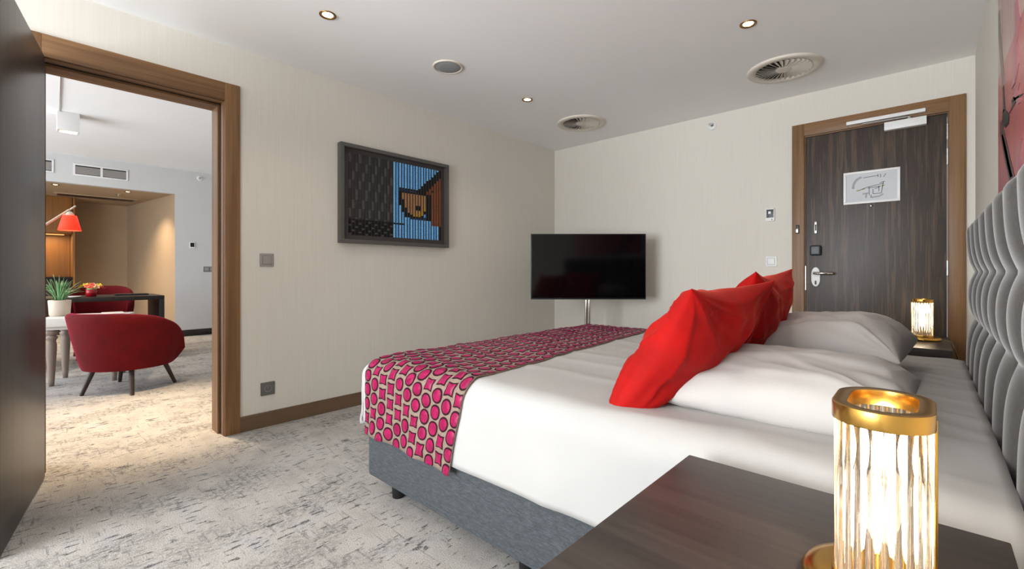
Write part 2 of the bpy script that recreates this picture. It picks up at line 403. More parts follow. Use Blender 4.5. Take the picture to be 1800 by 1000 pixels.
# lever handle with oval escutcheon
xh = -.653-cx
h = MB().add(*(lambda P: (P.v, P.f))(MB().prism([(x*.5, y) for x, y in stadium(.058, .075, 32)], 0, .012, Matrix.Translation((xh, .004, .985)) @ Matrix.Rotation(PI/2, 4, 'X')))).build('handle_plate', 'white_plastic', d1, bevel=.002)
hp = MB().tube([(xh, -.005, 1.012), (xh, -.045, 1.012), (xh+.012, -.055, 1.012), (xh+.118, -.055, 1.012)], .011, 12).build('lever_handle', 'chrome', d1, smooth=True)
MB().add(*(lambda P: (P.v, P.f))(MB().lathe([(0, -.004), (.019, -.004), (.021, .003), (.021, .010)], 20, Matrix.Translation((xh, -.008, 1.012)) @ Matrix.Rotation(PI/2, 4, 'X')))).build('rosette', 'chrome', d1, smooth=True)
MB().box(xh-.006, xh+.006, -.011, -.006, .925, .955).build('keyhole', 'black_plastic', d1, bevel=.003)
MB().box(xh-.037, xh+.037, -.03, .004, 1.152, 1.232).build('card_reader', 'slate_plastic', d1, bevel=.014, seg=3)
MB().box(xh-.009, xh+.009, -.008, .004, 1.325, 1.418).build('door_guard', 'steel', d1, bevel=.004)
MB().box(xh-.004, xh+.006, -.014, -.008, 1.345, 1.395).build('guard_slot', 'black_plastic', d1, bevel=.002)
MB().box(-.772-cx-.012, -.772-cx+.012, -.03, -.018, 1.33, 1.40).build('guard_catch', 'black_plastic', d1, bevel=.003)
MB().box(-.772-cx-.010, -.772-cx+.008, -.040, -.028, 1.335, 1.368).build('guard_latch', 'steel', d1, bevel=.004)
# closer
MB().box(-.236-cx, -.012-cx, -.045, .004, 2.035, 2.092).build('closer_body', 'white_plastic', d1, bevel=.003)
MB().box(-.455-cx, -.017-cx, -.045, -.018, 2.12, 2.145).build('closer_rail', 'white_plastic', d1, bevel=.004)
MB().cyl(-.10-cx, -.030, 2.088, 2.106, .012, 12).build('closer_spindle', 'steel', d1)
MB().tube([(-.10-cx, -.031, 2.108), (-.36-cx, -.034, 2.112)], .006, 8).build('closer_arm', 'steel', d1)
MB().cyl(-.313-cx, -.001, 1.502, 1.502+.012, .011, 14).build('peephole', 'steel', d1, bevel=.003)

# ------------------------------------------------------------------ ceiling fittings
def downlight(loc, label, group, power=SPOT_W, r=.044, size=125, lit=True, tint=(1, .83, .64)):
    t = thing('downlight', loc, label, 'downlight', 0, group)
    MB().lathe([(r, 0), (r, -.004), (r*.93, -.006), (r*.80, -.005), (r*.74, .0), (r*.70, .012)], 28).build('trim_ring', 'brass_dark', t, smooth=True)
    MB().lathe([(0, -.001), (r*.5, -.001), (r*.735, .001)], 24).build('lens', 'lens_glow', t, smooth=True)
    if lit:
        l = bpy.data.lights.new('downlight_beam', 'SPOT'); l.energy = power; l.color = tint; l.spot_size = math.radians(size); l.spot_blend = .9; l.shadow_soft_size = .05
        o = bpy.data.objects.new('downlight_beam', l); COL.objects.link(o); o.parent = t; o.location = (0, 0, -.03)
    return t
downlight((-2.435, 1.134, HC), 'recessed ceiling light nearest the doorway, left of the round speaker', 'bedroom downlights')
downlight((-2.425, 2.807, HC), 'recessed ceiling light between round speaker and far swirl vent', 'bedroom downlights')
downlight((-.759, 2.808, HC), 'recessed ceiling light above the bed near the large swirl vent', 'bedroom downlights')
downlight((-.759, 1.134, HC), 'recessed ceiling light over the near edge of bed, above the frame', 'bedroom downlights')
downlight((-2.43, -.54, HC), 'recessed ceiling light near window on doorway side, behind viewer', 'bedroom downlights')
downlight((-.759, -.54, HC), 'recessed ceiling light near window on headboard side, behind viewer', 'bedroom downlights')
# round speaker
s = thing('ceiling_speaker', (-2.44, 1.985, HC), 'round grey speaker grille set in the bedroom ceiling', 'speaker')
MB().lathe([(.105, 0), (.105, -.006), (.098, -.009), (.090, -.007), (.088, .001)], 40).build('rim', 'vent_white', s, smooth=True)
MB().lathe([(0, -.010), (.05, -.009), (.085, -.006), (.089, -.003)], 40).build('grille', 'speaker_grey', s, smooth=True)
vane_me = None
def vent(loc, label):
    global vane_me
    v = thing('ceiling_vent', loc, label, 'air vent', 0, 'round ceiling vents')
    MB().lathe([(.226, 0), (.226, -.010), (.220, -.015), (.205, -.017), (.172, -.012), (.168, -.004), (.168, 0)], 56).build('rim', 'vent_white', v, smooth=True)
    MB().lathe([(0, -.001), (.168, -.001)], 40).build('backing', 'vent_dark', v)
    MB().lathe([(0, -.013), (.046, -.013), (.050, -.010), (.050, -.001)], 28).build('hub', 'vent_white', v, smooth=False)
    if vane_me is None:
        tl = math.radians(-32)
        m = Matrix.Rotation(tl, 4, 'X')
        a = MB(); wi, wo = .0042, .0165
        vs = [(.048, -wi, 0), (.169, -wo, 0), (.169, wo, 0), (.048, wi, 0)]
        vs = vs+[(x, y, .0012) for x, y, z in vs]
        a.add(vs, [(3,2,1,0),(4,5,6,7),(0,1,5,4),(1,2,6,5),(2,3,7,6),(3,0,4,7)], Matrix.Translation((0, 0, -.0105)) @ m)
        vane_me = a.mesh('vane', 'vent_white')
    n = 30
    for i in range(n): link('vane', vane_me, v, rotz=2*PI*i/n)
    return v
vent((-.744, 3.59, HC), 'round swirl vent in ceiling in front of the entrance door')
vent((-2.427, 3.59, HC), 'round swirl vent in ceiling above the television corner')
# sidewall sprinkler on the entrance wall
def sprinkler(loc, rotz, label):
    s = thing('sprinkler', loc, label, 'sprinkler', rotz)
    R = Matrix.Rotation(PI/2, 4, 'X')
    MB().add(*(lambda P: (P.v, P.f))(MB().lathe([(0, .006), (.02, .012), (.034, .010), (.040, .004), (.041, 0)], 28, R))).build('rosette', 'white_plastic', s, smooth=True)
    MB().tube([(0, -.008, 0), (0, -.045, 0)], [.011, .008], 10).build('nozzle', 'grey_dark', s, smooth=True)
    MB().box(-.014, .014, -.050, -.046, -.010, .012).build('deflector', 'steel', s)
    return s
sprinkler((-1.438, YB, 2.345), 0, 'small round wall sprinkler above the entrance wall thermostat')

# ------------------------------------------------------------------ wall plates
def plate(name, loc, rotz, size, mat, label, cat, kind):
    t = thing(name, loc, label, cat, rotz)     # plate faces -y before turning
    h = size/2
    MB().box(-h, h, -.009, 0, -h, h).build('plate', mat, t, bevel=.003)
    if kind == 'rocker': 
        MB().box(-h*.62, h*.62, -.0125, -.008, -h*.62, h*.62).build('rocker', 'white_plastic' if mat == 'white_plastic' else 'grey_plastic', t, bevel=.003)
        MB().box(-h*.66, h*.66, -.0098, -.0088, -h*.66, h*.66).build('recess', 'grey_dark', t)
    if kind == 'socket':
        R = Matrix.Rotation(PI/2, 4, 'X')
        MB().add(*(lambda P: (P.v, P.f))(MB().lathe([(.0225, .0095), (.0215, .011), (.0195, .0095), (.018, .0015), (0, .0012)], 28, R))).build('socket_well', 'grey_plastic', t, smooth=True)
        MB().tube([(0, -.003, .009), (0, -.012, .009)], .0028, 8).build('earth_pin', 'steel', t)
        MB().box(-.009, -.005, -.0042, -.002, -.004, 0).box(.005, .009, -.0042, -.002, -.004, 0).build('slots', 'black_plastic', t)
    return t
plate('light_switch', (XL, 1.088, 1.102), PI/2, .086, 'grey_plastic', 'grey square light switch on left wall beside the doorway', 'switch', 'rocker')
plate('wall_socket', (XL, 1.094, .25), PI/2, .086, 'grey_dark', 'grey power socket low on the left wall above baseboard', 'socket', 'socket')
plate('light_switch', (-.963, YB, 1.111), 0, .084, 'white_plastic', 'white square light switch left of entrance door frame', 'switch', 'rocker')
t = thing('thermostat', (-.970, YB, 1.50), 'white thermostat with grey display left of the entrance door', 'thermostat')
MB().box(-.033, .033, -.016, 0, -.053, .053).build('case', 'white_plastic', t, bevel=.004)
MB().box(-.026, .026, -.018, -.015, -.026, .042).build('display', 'slate_plastic', t, bevel=.001)
MB().box(-.012, .006, -.0186, -.0178, .006, .026).build('digits', 'white_plastic', t)
MB().box(.010, .018, -.019, -.015, -.045, -.038).build('button', 'black_plastic', t)
# ------------------------------------------------------------------ escape plan on the door
sg = thing('escape_plan', (-.313, YB+.004, 1.53), 'white framed floor plan sheet hung on the dark entrance door', 'sign')
MB().box(-.150, .150, -.005, 0, .012, .228).build('sheet', 'plan_paper', sg)
for b in ((-.163, .163, 0, .016), (-.163, .163, .224, .240)): MB().box(b[0], b[1], -.012, 0, b[2], b[3]).build('frame_rail', 'white_plastic', sg, bevel=.002)
for b in ((-.163, -.147), (.147, .163)): MB().box(b[0], b[1], -.012, 0, .016, .224).build('frame_rail', 'white_plastic', sg, bevel=.002)
def printed(name, segs, mat, wd):
    m = MB()
    for (x0, z0, x1, z1) in segs:
        d = Vector((x1-x0, 0, z1-z0)); n = Vector((-d.z, 0, d.x)).normalized()*wd/2
        a = Vector((x0, -.0055, z0)); b = Vector((x1, -.0055, z1))
        m.add([a-n, b-n, b+n, a+n], [(0, 1, 2, 3)])
    m.build(name, mat, sg)
# drawing of the corridor plan, sheet coordinates (fraction of sheet -> metres)
def q(x, y): return (-.163+.326*(x-150)/1090, .240-.240*(y-0)/1.0)
arc = [(-.105, .115), (-.103, .145), (-.092, .170), (-.075, .188), (-.055, .197)]
printed('plan_lines', [(arc[i][0], arc[i][1], arc[i+1][0], arc[i+1][1]) for i in range(4)], 'print_grey', .016)
printed('plan_lines', [(-.045, .190, .04, .196), (.04, .185, .04, .205), (.055, .18, .055, .205), (.07, .18, .085, .205), (-.07, .10, -.02, .118), (-.02, .118, .075, .135),
                       (-.02, .11, .07, .118), (-.01, .06, -.01, .122), (.012, .065, .012, .1), (.012, .066, .06, .066), (.045, .08, .045, .12), (.06, .066, .07, .15), (.05, .14, .08, .15), (.02, .1, .05, .112)], 'print_dark', .004)
printed('plan_lines', [(-.05, .07, -.015, .075), (-.03, .04, -.025, .07), (.0, .04, .05, .045), (.0, .04, .0, .06), (.05, .045, .07, .06)], 'print_grey', .010)
for sg_ in ((-.085, .098, -.068, .100), (-.05, .105, -.035, .110), (.066, .118, .078, .122)): printed('plan_mark', [sg_], 'print_yellow', .009)

# ------------------------------------------------------------------ framed weaving on the left wall
AY0, AY1, AZ0, AZ1 = 1.576, 2.592, 1.240, 1.984
ar = thing('framed_artwork', (XL, (AY0+AY1)/2, AZ0), 'grey box-framed weaving of black, blue and brown vertical strips', 'artwork')
aw, ah, dp = (AY1-AY0)/2, AZ1-AZ0, .056
for z0, z1 in ((0, .028), (ah-.028, ah)): MB().box(0, dp, -aw, aw, z0, z1).build('frame_rail', 'frame_grey', ar, bevel=.002)
for y0, y1 in ((-aw, -aw+.028), (aw-.028, aw)): MB().box(0, dp, y0, y1, .028, ah-.028).build('frame_rail', 'frame_grey', ar, bevel=.002)
MB().box(0, .018, -aw+.028, aw-.028, .028, ah-.028).build('mat_board', 'mat_grey', ar)
ny, nz = 32, 46
iy0, iy1, iz0, iz1 = -aw+.075, aw-.060, .065, ah-.062
def art_col(a, b, i):
    if a < .45:
        if .80 < b < .835: return 'weave_black'
        if b >= .835: return 'weave_char' if (i*7+int(b*46)) % 5 == 0 else 'weave_black'
        return 'weave_dark' if (i+int(b*9)) % 3 else 'weave_char'
    # brown cloth on the right behind a black diagonal
    edge = .83+.17*max(0, (.40-b))/.4
    my = (b-.40)/.30; mx = (a-.672-.03*my)/.135
    if 0 <= my <= 1 and mx*mx+ (my*.98)**2.4 < 1:
        if my > .42 and mx > -.35 and .62 < mx*mx+(my*.98)**2.4: return 'weave_gold'
        if .5 < my < .72 and .05 < mx < .4: return 'weave_black'
        return 'weave_tan'
    if a > .955 and b > .80: return 'weave_black'
    if a > .86+.14*max(0, .36-b)/.3 and .30 < b < .80 and a > .82+.3*(.5-b)*.5: return 'weave_brown' if a > .875+(.36-b)*.4*(b < .36) else 'weave_black'
    if b < .36 and a > .97-.28*(b/.36)**1.0: return 'weave_black' if a < 1.06-.26*(b/.36) else 'weave_brown'
    if .32 < b < .40 and .50 < a < .86: return 'weave_black' if b < .345 or b > .375 else 'weave_navy'
    if .38 < b < .74 and .80 < a <= .875: return 'weave_black'
    if .38 < b < .72 and .505 < a < .83:
        rim = ((a-.672)/.17)**2+(max(0, b-.40)/.36)**2.4
        if rim < 1: return 'weave_black'
    if .70 < b < .745 and .62 < a < .86: return 'weave_navy'
    if .80 < b < .83 and a < .55: return 'weave_black'
    return 'weave_blue' if i % 2 else 'weave_sky'
sp = (iy1-iy0)/ny
for i in range(ny):
    a = (i+.5)/ny; runs = []
    for k in range(nz):
        c = art_col(a, (k+.5)/nz, i)
        if runs and runs[-1][0] == c: runs[-1][2] = k+1
        else: runs.append([c, k, k+1])
    y0 = iy0+i*sp; root = None
    for c, k0, k1 in runs:
        z1 = iz1-(iz1-iz0)*k0/nz; z0 = iz1-(iz1-iz0)*k1/nz
        yg = sp*(.10 if a < .45 else .20)
        m = MB(); pr_ = [(0, y0+yg), (.006, y0+yg+.003), (.008, y0+sp/2), (.006, y0+sp-yg-.003), (0, y0+sp-yg)]
        m.add([(.018+x, y, z0) for x, y in pr_]+[(.018+x, y, z1) for x, y in pr_], [(4,3,2,1,0),(5,6,7,8,9)]+[(j, j+1, j+6, j+5) for j in range(4)]+[(4, 0, 5, 9)])
        o = m.build('strip' if root is None else 'strip_patch', c, ar if root is None else root)
        if root is None: root = o

# ------------------------------------------------------------------ painting over the headboard
PX = XR-.026
pt = thing('abstract_painting', (XR-.001, 1.93, 1.30), 'tall rose and red abstract canvas with black strokes above headboard', 'painting')
def at_paint(o): o.location = (-(XR-.001), -1.93, -1.30); return o
at_paint(MB().box(PX, XR-.001, 1.30, 2.555, 1.30, 2.42).build('canvas', 'painting', pt, bevel=.002))
def stroke(pts, ws, mat):
    m = MB(); P = [on(0, PX-.001, *p) for p in pts]; n = len(P); vs = []
    for i, p in enumerate(P):
        p = p.copy(); p.y = min(p.y, 2.548)
        wv = ws[i]; vs += [(PX-.0015, min(p.y+wv, 2.552), p.z), (PX-.0015, p.y-wv, p.z-.004)]
    fs = [(2*i, 2*i+1, 2*i+3, 2*i+2) for i in range(n-1)]
    m.add(vs+[(PX+.0005, y, z) for x, y, z in vs], fs+[tuple(j+2*n for j in f) for f in fs]+[(2*i, 2*i+2, 2*n+2*i+2, 2*n+2*i) for i in range(n-1)]+[(2*i+1, 2*n+2*i+1, 2*n+2*i+3, 2*i+3) for i in range(n-1)])
    return at_paint(m.build('brush_stroke', mat, pt))
plain('paint_black', (34, 28, 30), .35, var=.1); plain('paint_grey', (120, 112, 104), .4, var=.1); plain('paint_rose', (184, 116, 126), .4, var=.2); plain('paint_brown', (74, 48, 46), .4, var=.2)
stroke([(1756, 20), (1757, 60), (1760, 100), (1763, 140), (1763, 152)], [.02, .03, .035, .03, .03], 'paint_grey')
stroke([(1763, 152), (1764, 175), (1765, 195)], [.018, .02, .03], 'paint_black')
stroke([(1764, 192), (1766, 203), (1769, 212), (1770, 220)], [.02, .07, .075, .04], 'paint_black')
stroke([(1773, 200), (1779, 190), (1783, 178), (1780, 172)], [.05, .07, .05, .03], 'paint_black')
stroke([(1781, 176), (1788, 170), (1797, 165)], [.03, .03, .02], 'paint_black')
stroke([(1760, 212), (1761, 230), (1766, 255), (1771, 280), (1777, 305), (1783, 330)], [.03, .05, .055, .06, .06, .06], 'paint_brown')
stroke([(1762, 236), (1767, 260), (1772, 284), (1778, 310)], [.02, .03, .03, .03], 'paint_black')
stroke([(1786, 0), (1789, 40), (1784, 80), (1786, 120), (1781, 150)], [.03, .05, .04, .06, .04], 'paint_rose')
stroke([(1789, 150), (1785, 165), (1792, 180)], [.04, .05, .02], 'paint_rose')
stroke([(1790, 300), (1793, 270), (1797, 240)], [.02, .03, .02], 'paint_rose')

# ------------------------------------------------------------------ bed
BY0, BY1, BX0, BX1, BT = 1.075, 2.945, -1.955, .125, .628
bed = thing('bed', (-.92, 2.01, 0), 'low double bed with grey upholstered base on black feet', 'bed')
ox, oy = -.92, 2.01
MB().box(-1.925-ox, .10-ox, 1.09-oy, 2.93-oy, .078, .37).build('base', 'base_grey', bed, bevel=.012)
MB().box(-1.90-ox, .11-ox, 1.135-oy, 2.885-oy, .37, .575).build('mattress', 'sheet', bed, bevel=.03)
for x in (-1.775, -1.0, -.1):
    for y in (1.155, 2.865): MB().cyl(x-ox, y-oy, 0, .078, .026, 20, .029).build('leg', 'black_plastic', bed, bevel=.003)
RR = .085
def fold(q, lo, hi):
    # flat length coordinate -> (position, drop); lo/hi are finished outer edges
    a, b = lo+RR, hi-RR
    for sgn, e in ((-1, a), (1, b)):
        s_ = (q-e)*sgn
        if s_ > 0:
            th = s_/RR
            if th < PI/2: return e+sgn*RR*math.sin(th), RR*(1-math.cos(th))
            return e+sgn*RR, RR+(s_-RR*PI/2)
    return q, 0.
def nz3(x, y, z=0, s=1.): return noise.noise(Vector((x*s, y*s, z*s)))
def bed_surf(p, q, off=0.):
    x, dx = fold(p, BX0-off, BX1+.3); y, dy = fold(q, BY0-off, BY1+off)
    d = max(dx, dy); fl = max(0, 1-d/.09)
    z = BT+off-d
    z += fl*(.006*nz3(p, q, 3, 2.3)+.0035*nz3(p*.5+q*.8, q*.3-p*1.6, 8, 5.))
    rg = (1-abs(nz3(p*.9+q*.25, q*4.2, 5)))**7
    z += fl*.006*rg+fl*.007*max(0, (p+.55)/.6)*(1-abs(nz3(p*1.5-q*1.1, q*5.5+p*2, 15)))**5
    # slightly lower foot end and far side
    z -= fl*.010*max(0, (-p-1.2)/.8)
    sag = max(0, (p+.2)/.4)
    z -= .02*sag*sag*fl
    k = max(0, d-.09)
    wob = (.012*nz3(p*2.2, d*1.2, 1)+.007*(1-abs(nz3(p*3.1+d*2, d*2.5, 7)))**5+.006*nz3(p*6, d*2, 4))*min(1, k*6)
    if dy >= dx and dy > 0: y += wob*(-1 if q < 2 else 1)-(.010*min(1, k*5) if q < 2 else -.01*min(1, k*5))*0
    elif dx > 0: x += wob
    return Vector((x, y, z))
HEM = .312
qa = (BY0+RR)-(RR*PI/2+(BT-HEM-RR)); qb = (BY1-RR)+(RR*PI/2+(BT-HEM-RR)); pa = (BX0+RR)-(RR*PI/2+(BT-HEM-RR))
def shell(fn, nu, nv, thick, name, mat, parent=None):
    top = [fn(i/nu, j/nv, 0.) for j in range(nv+1) for i in range(nu+1)]
    m = MB(); m.add(top, [(j*(nu+1)+i, j*(nu+1)+i+1, (j+1)*(nu+1)+i+1, (j+1)*(nu+1)+i) for j in range(nv) for i in range(nu)])
    o = m.build(name, mat, parent, smooth=True)
    md = o.modifiers.new('solid', 'SOLIDIFY'); md.thickness = thick; md.offset = -1
    return o
def sheet_fn(u, v, o):
    p = pa+(.118-pa)*u; q = qa+(qb-qa)*v
    P = bed_surf(p, q)
    if P.z < HEM+.03: P.z += .008*nz3(p*3, q*3, 2)
    return P
sh = shell(sheet_fn, 110, 120, .006, 'bed_sheet', 'sheet')
tag(sh, 'smooth white sheet covering the mattress and hanging over the grey base', 'bed sheet')
# runner
RH = .262
rqa = (BY0+RR)-(RR*PI/2+(BT-RH-RR)); rqb = (BY1-RR)+(RR*PI/2+(BT-RH-RR))
def run_pq(u, v):
    q = rqa+(rqb-rqa)*v
    w_ = max(0, min(1, (q-1.1)/1.8)); dn = max(0, (1.12-q))
    pl = -1.905-.03*w_-.085*dn; prr = -1.215-.16*w_-.20*dn
    return pl+(prr-pl)*u, q
def run_fn(u, v, o=0.):
    p, q = run_pq(u, v)
    P = bed_surf(p, q, .007+o)
    P.z += .004*nz3(p*9, q*5, 6)*max(0, 1-max(0, P.z*-1+BT-.08)*5)
    dn = max(0, 1.06-q); P.y += .012*math.sin(p*22+1)*dn*1.5 if q < 1.06 else 0
    return P
rn = thing('bed_runner', (-1.55, 2.0, BT), 'magenta patterned runner laid across the foot of bed', 'bed runner')
rc = shell(lambda u, v, o: run_fn(u, v)-Vector((-1.55, 2.0, BT)), 40, 130, .005, 'cloth', 'runner_ground', rn)
LEN = rqb-rqa; WID = .69
def run_pt(su, sv, h):
    # su, sv metres on the cloth
    u = min(max(su/WID, .0), 1.); v = min(max(sv/LEN, 0), 1)
    P = run_fn(u, v); e = .004
    A = run_fn(min(u+e, 1), v)-run_fn(max(u-e, 0), v); B = run_fn(u, min(v+e, 1))-run_fn(u, max(v-e, 0))
    n = A.cross(B)
    n = n.normalized() if n.length > 1e-9 else Vector((0, 0, 1))
    return P+n*h-Vector((-1.55, 2.0, BT))
edge_mb, pink_mb = MB(), MB()
PU, PV = .0645, .0665
def motif(kind, cu, cv, a, b, k):
    pts = []
    N = 16
    for i in range(N):
        t = 2*PI*i/N+PI/N*(kind == 'oct')
        c, s_ = math.cos(t), math.sin(t)
        if kind == 'oval': r = 1.
        elif kind == 'sq':
            r = .92/max(abs(c), abs(s_)); r *= 1-.16*(math.cos(2*t)**2)
            r *= .93
        else: r = 1.0-.05*abs(math.cos(4*t))+.06*abs(math.sin(2*t))
        pts.append((cu+a*c*r*k, cv+b*s_*r*k))
    return pts
rows = int(LEN/PV)+1; cols = int(WID/PU)+1
rnd = random.Random(3)
for ci in range(cols):
    for ri in range(rows+1):
        cu = .028+ci*PU; cv = ri*PV+(PV/2 if ci % 2 else 0)+.01
        if cu > WID+.01 or cv > LEN+.02: continue
        kd = rnd.choice(['oval', 'sq', 'oct', 'sq', 'oval', 'oct'])
        a = .0285*rnd.uniform(.92, 1.04); b = .0285*rnd.uniform(.90, 1.04)
        for mbx, k, h0, dome in ((edge_mb, 1.12, .0012, 0), (pink_mb, .86, .0022, .0022)):
            P0 = motif(kd, cu, cv, a, b, k)
            o = len(mbx.v)
            ring = [run_pt(x, y, h0) for x, y in P0]
            if dome:
                mid = [run_pt(cu+(x-cu)*.62, cv+(y-cv)*.62, h0+dome*.85+.0006*rnd.uniform(-1, 1)) for x, y in P0]
                mbx.v += [tuple(p) for p in ring+mid]+[tuple(run_pt(cu, cv, h0+dome))]
                n = len(P0)
                mbx.f += [(o+i, o+(i+1) % n, o+n+(i+1) % n, o+n+i) for i in range(n)]+[(o+n+i, o+n+(i+1) % n, o+2*n) for i in range(n)]
            else:
                mbx.v += [tuple(p) for p in ring]+[tuple(run_pt(cu, cv, h0))]; n = len(P0)
                mbx.f += [(o+i, o+(i+1) % n, o+n) for i in range(n)]
e1 = edge_mb.build('velvet_outline', 'motif_edge', rn, smooth=True); tag(e1, kind='stuff')
e2 = pink_mb.build('velvet_pattern', 'motif_pink', rn, smooth=True); tag(e2, 'glossy magenta velvet shapes', kind='stuff')

# headboard: eight padded channels pinched at two rows of tufts
HY0, HY1, HT = 1.125, 2.925, 1.235
hb = thing('headboard', (XR, (HY0+HY1)/2, 0), 'tall grey tufted headboard with vertical padded channels', 'headboard')
hy = (HY0+HY1)/2
MB().box(.160-XR, -.002, HY0+.004-hy, HY1-.004-hy, .10, HT-.02).build('back_panel', 'headboard_grey', hb, bevel=.012)
CH = (HY1-HY0)/8; ROWS = (.815, 1.022)
def chan(i):
    y0 = HY1-(i+1)*CH; m = MB(); nu, nv = 18, 130
    def fn(a, b):
        z = .10+(HT-.10)*b; u = 2*a-1
        prof = (1-abs(u)**2.1)**.55 if abs(u) < 1 else 0
        pin = 1.
        for r in ROWS: pin *= 1-math.exp(-(abs(z-r)/.052)**1.05)
        # round over at the top
        tt = max(0, (z-(HT-.035))/.035); topf = math.sqrt(max(0, 1-tt*tt))
        # tuft pulls seam corners deep, centre of channel stays fuller
        depth = .036*prof*(.30+.70*pin)+.003*pin
        x = .162-(depth)*topf-.004
        # seams swing sideways at a tuft row
        return (x+.006*(1-topf)-XR, y0+CH*a-hy, z)
    m.grid(fn, nu, nv)
    return m.build('channel', 'headboard_grey', hb, smooth=True)
for i in range(8): chan(i)

# ------------------------------------------------------------------ pillows
def pillow_mesh(name, mat, Wd, Hd, T, pinch, seed, wr=.008, n=64, pw=3.2, flange=.0):
    m = MB(); rnd = random.Random(seed); sx = rnd.uniform(0, 50)
    def pos(u, v, side):
        x = Wd/2*u*(1-pinch*(1-v*v)*abs(u)**3); y = Hd/2*v*(1-pinch*(1-u*u)*abs(v)**3)
        e = max(0, (1-abs(u)**pw))*max(0, (1-abs(v)**pw))
        h = T/2*e**.5*(1+.25*nz3(u*1.1, v*1.1, sx))
        # wrinkles radiating at corners and edges
        rr = math.hypot(u, v); ang = math.atan2(v, u)
        wk = wr*nz3(ang*2.6, rr*1.2, sx+side*9)*min(1, rr)*(1-max(abs(u), abs(v))**6)
        wk += wr*.6*nz3(u*3, v*3, sx+side*5)*e
        for cu, cv in ((1, 1), (1, -1), (-1, 1), (-1, -1)):
            dd = math.hypot(u-cu, v-cv); th_ = math.atan2(v-cv, u-cu)
            wk += wr*1.5*((1-abs(nz3(th_*3.4+cu*3, dd*.7, sx+cv*7+side*3)))**4-.35)*math.exp(-dd*1.5)*min(1, dd*2.5)*min(1, (1-max(abs(u), abs(v)))*7)
        return (x, y, side*(h+wk*2.2 if e > 0 else 0))
    for side in (1, -1):
        m.grid(lambda a, b: pos(math.sin((a-.5)*PI*.97)/math.sin(PI*.485), math.sin((b-.5)*PI*.97)/math.sin(PI*.485), side), n, n)
    me = m.mesh(name, mat, smooth=True, weld=.0004)
    return me
def place(me, name, c, ex, ey, label, cat, group=None):
    ex = Vector(ex).normalized(); ey = Vector(ey); ey = (ey-ex*ey.dot(ex)).normalized(); ez = ex.cross(ey)
    o = link(name, me)
    mt = Matrix((ex, ey, ez)).transposed().to_4x4(); mt.translation = c
    o.matrix_world = mt; tag(o, label, cat, group)
    s = o.modifiers.new('sub', 'SUBSURF'); s.levels = 1; s.render_levels = 1
    return o
place(pillow_mesh('white_pillow', 'pillow_white', .63, .58, .19, .05, 11, .007), 'white_pillow', (-.325, 1.56, .678), (1, .02, .03), (0, 1, .02),
      'plump white pillow nearest the front bedside lamp', 'pillow', 'white bed pillows')
place(pillow_mesh('white_pillow', 'pillow_white', .50, .60, .215, .05, 23, .009), 'white_pillow', (-.300, 2.27, .735), (1, -.06, -.02), (.05, 1, .03),
      'white pillow on far side of bed by the small lit lamp', 'pillow', 'white bed pillows')
place(pillow_mesh('red_pillow', 'red_velvet', .66, .50, .19, .15, 5, .012, pw=2.1), 'red_pillow', (-.555, 1.475, .780), (.06, 1, .02), (.56, .06, .83),
      'bright red velvet cushion in front, its corner touching the sheet', 'cushion', 'red velvet cushions')
place(pillow_mesh('red_pillow', 'red_velvet', .64, .49, .18, .15, 9, .012, pw=2.1), 'red_pillow', (-.545, 2.06, .805), (-.02, 1, .02), (.38, .04, .92),
      'red velvet cushion behind, leaning against the far white pillow', 'cushion', 'red velvet cushions')

# ------------------------------------------------------------------ nightstands and lamps
def nightstand(y0, y1, label):
    t = thing('nightstand', ((-.398+.092)/2, (y0+y1)/2, 0), label, 'nightstand', 0, 'dark bedside tables')
    hx = .245; hyy = (y1-y0)/2; ZT = .61
    MB().box(-hx, hx, -hyy, hyy, ZT-.055, ZT).build('top', 'wenge_x', t, bevel=.003)
    for x in (-hx+.03, hx-.03):
        for y in (-hyy+.03, hyy-.03): MB().box(x-.02, x+.02, y-.02, y+.02, 0, ZT-.055).build('leg', 'wenge_dark', t, bevel=.002)
    MB().box(-hx+.05, hx-.05, -hyy+.05, hyy-.05, .30, ZT-.055).build('body', 'wenge_dark', t, bevel=.002)
    d = MB().box(-hx+.03, -hx+.05, -hyy+.052, hyy-.052, .31, ZT-.06).build('drawer', 'wenge_v', t, bevel=.002)
    MB().box(-hx+.012, -hx+.03, -.06, .06, .43, .445).build('drawer_pull', 'brass', d, bevel=.003)
    return t
nightstand(.35, 1.020, 'dark wooden nightstand in the foreground under the large lamp')
nightstand(3.30, 3.97, 'dark wooden nightstand beyond the bed by the entrance door')
